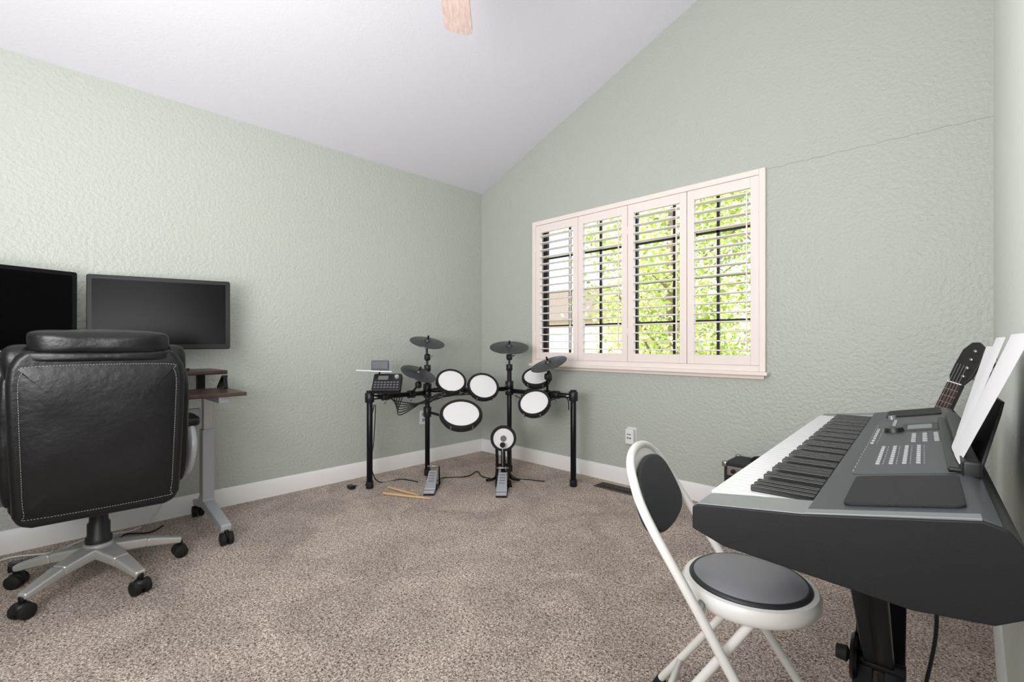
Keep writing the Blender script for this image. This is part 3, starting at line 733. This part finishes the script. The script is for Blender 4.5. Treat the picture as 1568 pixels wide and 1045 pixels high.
for k in range(4):
    z=.955+k*.036; s=-1
    cyl('tuner_shaft',GB@V((s*.03,-.008,z)),GB@V((s*.066,-.008,z)),.0035,M_brass,g,seg=10)
    sell('tuner_key',GB@V((s*.072,-.008,z)),(.012,.006,.013),.5,.6,M_hwd,g,rot=GB.to_3x3().to_4x4(),nu=16,nv=10)
    lathe('tuner_gear',[(0,-.022),(.009,-.022),(.009,-.012),(0,-.012)],M_hwd,g,GB@Matrix.Translation((s*.024,0,z))@Matrix.Rotation(R(-90),4,'X'),seg=14)
    cyl('tuner_post',GB@V((-.018,.0,z)),GB@V((-.018,.020,z)),.006,M_brass,g,seg=12)

# ------------------------------------------------------------------ exterior
box('ground_lawn',(-40,.5,-.42),(30,60,-.32),M_grass,bevel=0)
box('driveway_concrete',(-30,6.5,-.319),(20,11,-.31),M_conc,bevel=0)
g=G('neighbor_house',(-12.5,17,-.31))
box('walls',(-6,-2.5,0),(6,4,2.5),M_stucco,g,0)
prism('roof',[(-6.8,2.45),(6.8,2.45),(5.0,3.7),(-5.0,3.7)],7.5,M_roof,g,M=XZ((0,-3.2,0)))
box('garage_door',(1.0,-2.56,0),(4.6,-2.49,2.1),M_trim,g,.01)
box('front_window',(-3.6,-2.56,.8),(-1.4,-2.49,1.9),M_scr,g,.01)
def tree(name,x,y,h,rad,ncl,seed):
    rnd=random.Random(seed); q=G(name,(x,y,-.32))
    tube('trunk',[(0,0,0),(.05,.02,h*.25),(-.05,.05,h*.5),(.03,0,h*.8)],.06,M_bark,q,seg=10)
    for k in range(7):
        a=rnd.uniform(0,6.28); z0=h*rnd.uniform(.15,.6); rr=rad*rnd.uniform(.5,.9)
        tube('branch_%d'%k,[(0,0,z0),(rr*.5*math.cos(a),rr*.5*math.sin(a),z0+rr*.4),(rr*math.cos(a),rr*math.sin(a),z0+rr*.8)],.018,M_bark,q,seg=8)
    vs=[];fs=[]
    for c in range(ncl):
        a=rnd.uniform(0,6.28); rr=rad*math.sqrt(rnd.random()); z=h*rnd.uniform(.10,1.05)
        rr*=1-.35*abs(z/h-.5)
        c0=V((rr*math.cos(a),rr*math.sin(a),z))
        for l in range(40):
            p=c0+V((rnd.gauss(0,.19),rnd.gauss(0,.19),rnd.gauss(0,.16)))
            d=V((rnd.uniform(-1,1),rnd.uniform(-1,1),rnd.uniform(-.8,.3))).normalized(); s=d.cross(V((rnd.uniform(-1,1),rnd.uniform(-1,1),rnd.uniform(-1,1)))).normalized()
            Ln=rnd.uniform(.06,.11); w=Ln*.32; i=len(vs)
            vs+= [p,p+d*Ln*.5+s*w,p+d*Ln,p+d*Ln*.5-s*w]; fs.append((i,i+1,i+2,i+3))
    me=bpy.data.meshes.new('foliage'); me.from_pydata([tuple(v) for v in vs],[],fs); me.materials.append(M_leaf)
    o=bpy.data.objects.new('foliage',me); bpy.context.collection.objects.link(o); q.add(o)
tree('tree',.1,3.8,4.3,1.4,230,1)
tree('tree',-1.0,6.4,4.0,1.5,170,2)
tree('tree',1.9,4.6,4.6,1.6,210,3)
tree('tree',-5.2,12.0,3.0,1.6,110,5)

# ------------------------------------------------------------------ world + lights
w=bpy.data.worlds.new('World'); bpy.context.scene.world=w; w.use_nodes=True
nt=w.node_tree; bg=nt.nodes['Background']
sk=nt.nodes.new('ShaderNodeTexSky'); sk.sky_type='NISHITA'; sk.sun_disc=False; sk.sun_elevation=R(50); sk.sun_rotation=R(180)
nt.links.new(sk.outputs['Color'],bg.inputs['Color']); bg.inputs['Strength'].default_value=.62
def light(name,typ,loc,target,energy,size=None,size_y=None,color=(1,1,1)):
    l=bpy.data.lights.new(name,typ); l.energy=energy; l.color=color
    if typ=='AREA':
        l.shape='RECTANGLE'; l.size=size; l.size_y=size_y
    o=bpy.data.objects.new(name,l); bpy.context.collection.objects.link(o)
    o.location=loc; o.rotation_euler=(V(target)-V(loc)).to_track_quat('-Z','Y').to_euler()
    return o
s=light('sun','SUN',(0,-10,12),(1.5,0,0),6.0,color=(1,.97,.92)); s.data.angle=R(.6)
light('bounce_fill_up','AREA',(2.5,-3.6,1.1),(1.8,-2.2,3.3),70,1.3,.9,(1,.99,1))  # unseen fill lamp, added to brighten the room off the ceiling
light('soft_key','AREA',(2.7,-4.05,1.7),(.5,-.9,1.0),60,1.5,1.6,(1,.985,.985))  # added soft light behind the camera, no fixture of the room
p=light('window_portal','AREA',(1.606,.16,1.475),(1.606,-1,1.475),1,1.8,1.18); p.data.cycles.is_portal=True

# ------------------------------------------------------------------ camera
cam=bpy.data.cameras.new('camera'); co=bpy.data.objects.new('camera',cam); bpy.context.collection.objects.link(co)
co.location=(3.419,-3.091,1.035); co.rotation_euler=(R(90),0,R(44.25))
cam.sensor_width=36; cam.lens=16.64; cam.shift_y=.0029; cam.clip_start=.02
bpy.context.scene.camera=co
bpy.context.scene.view_settings.view_transform='Standard'
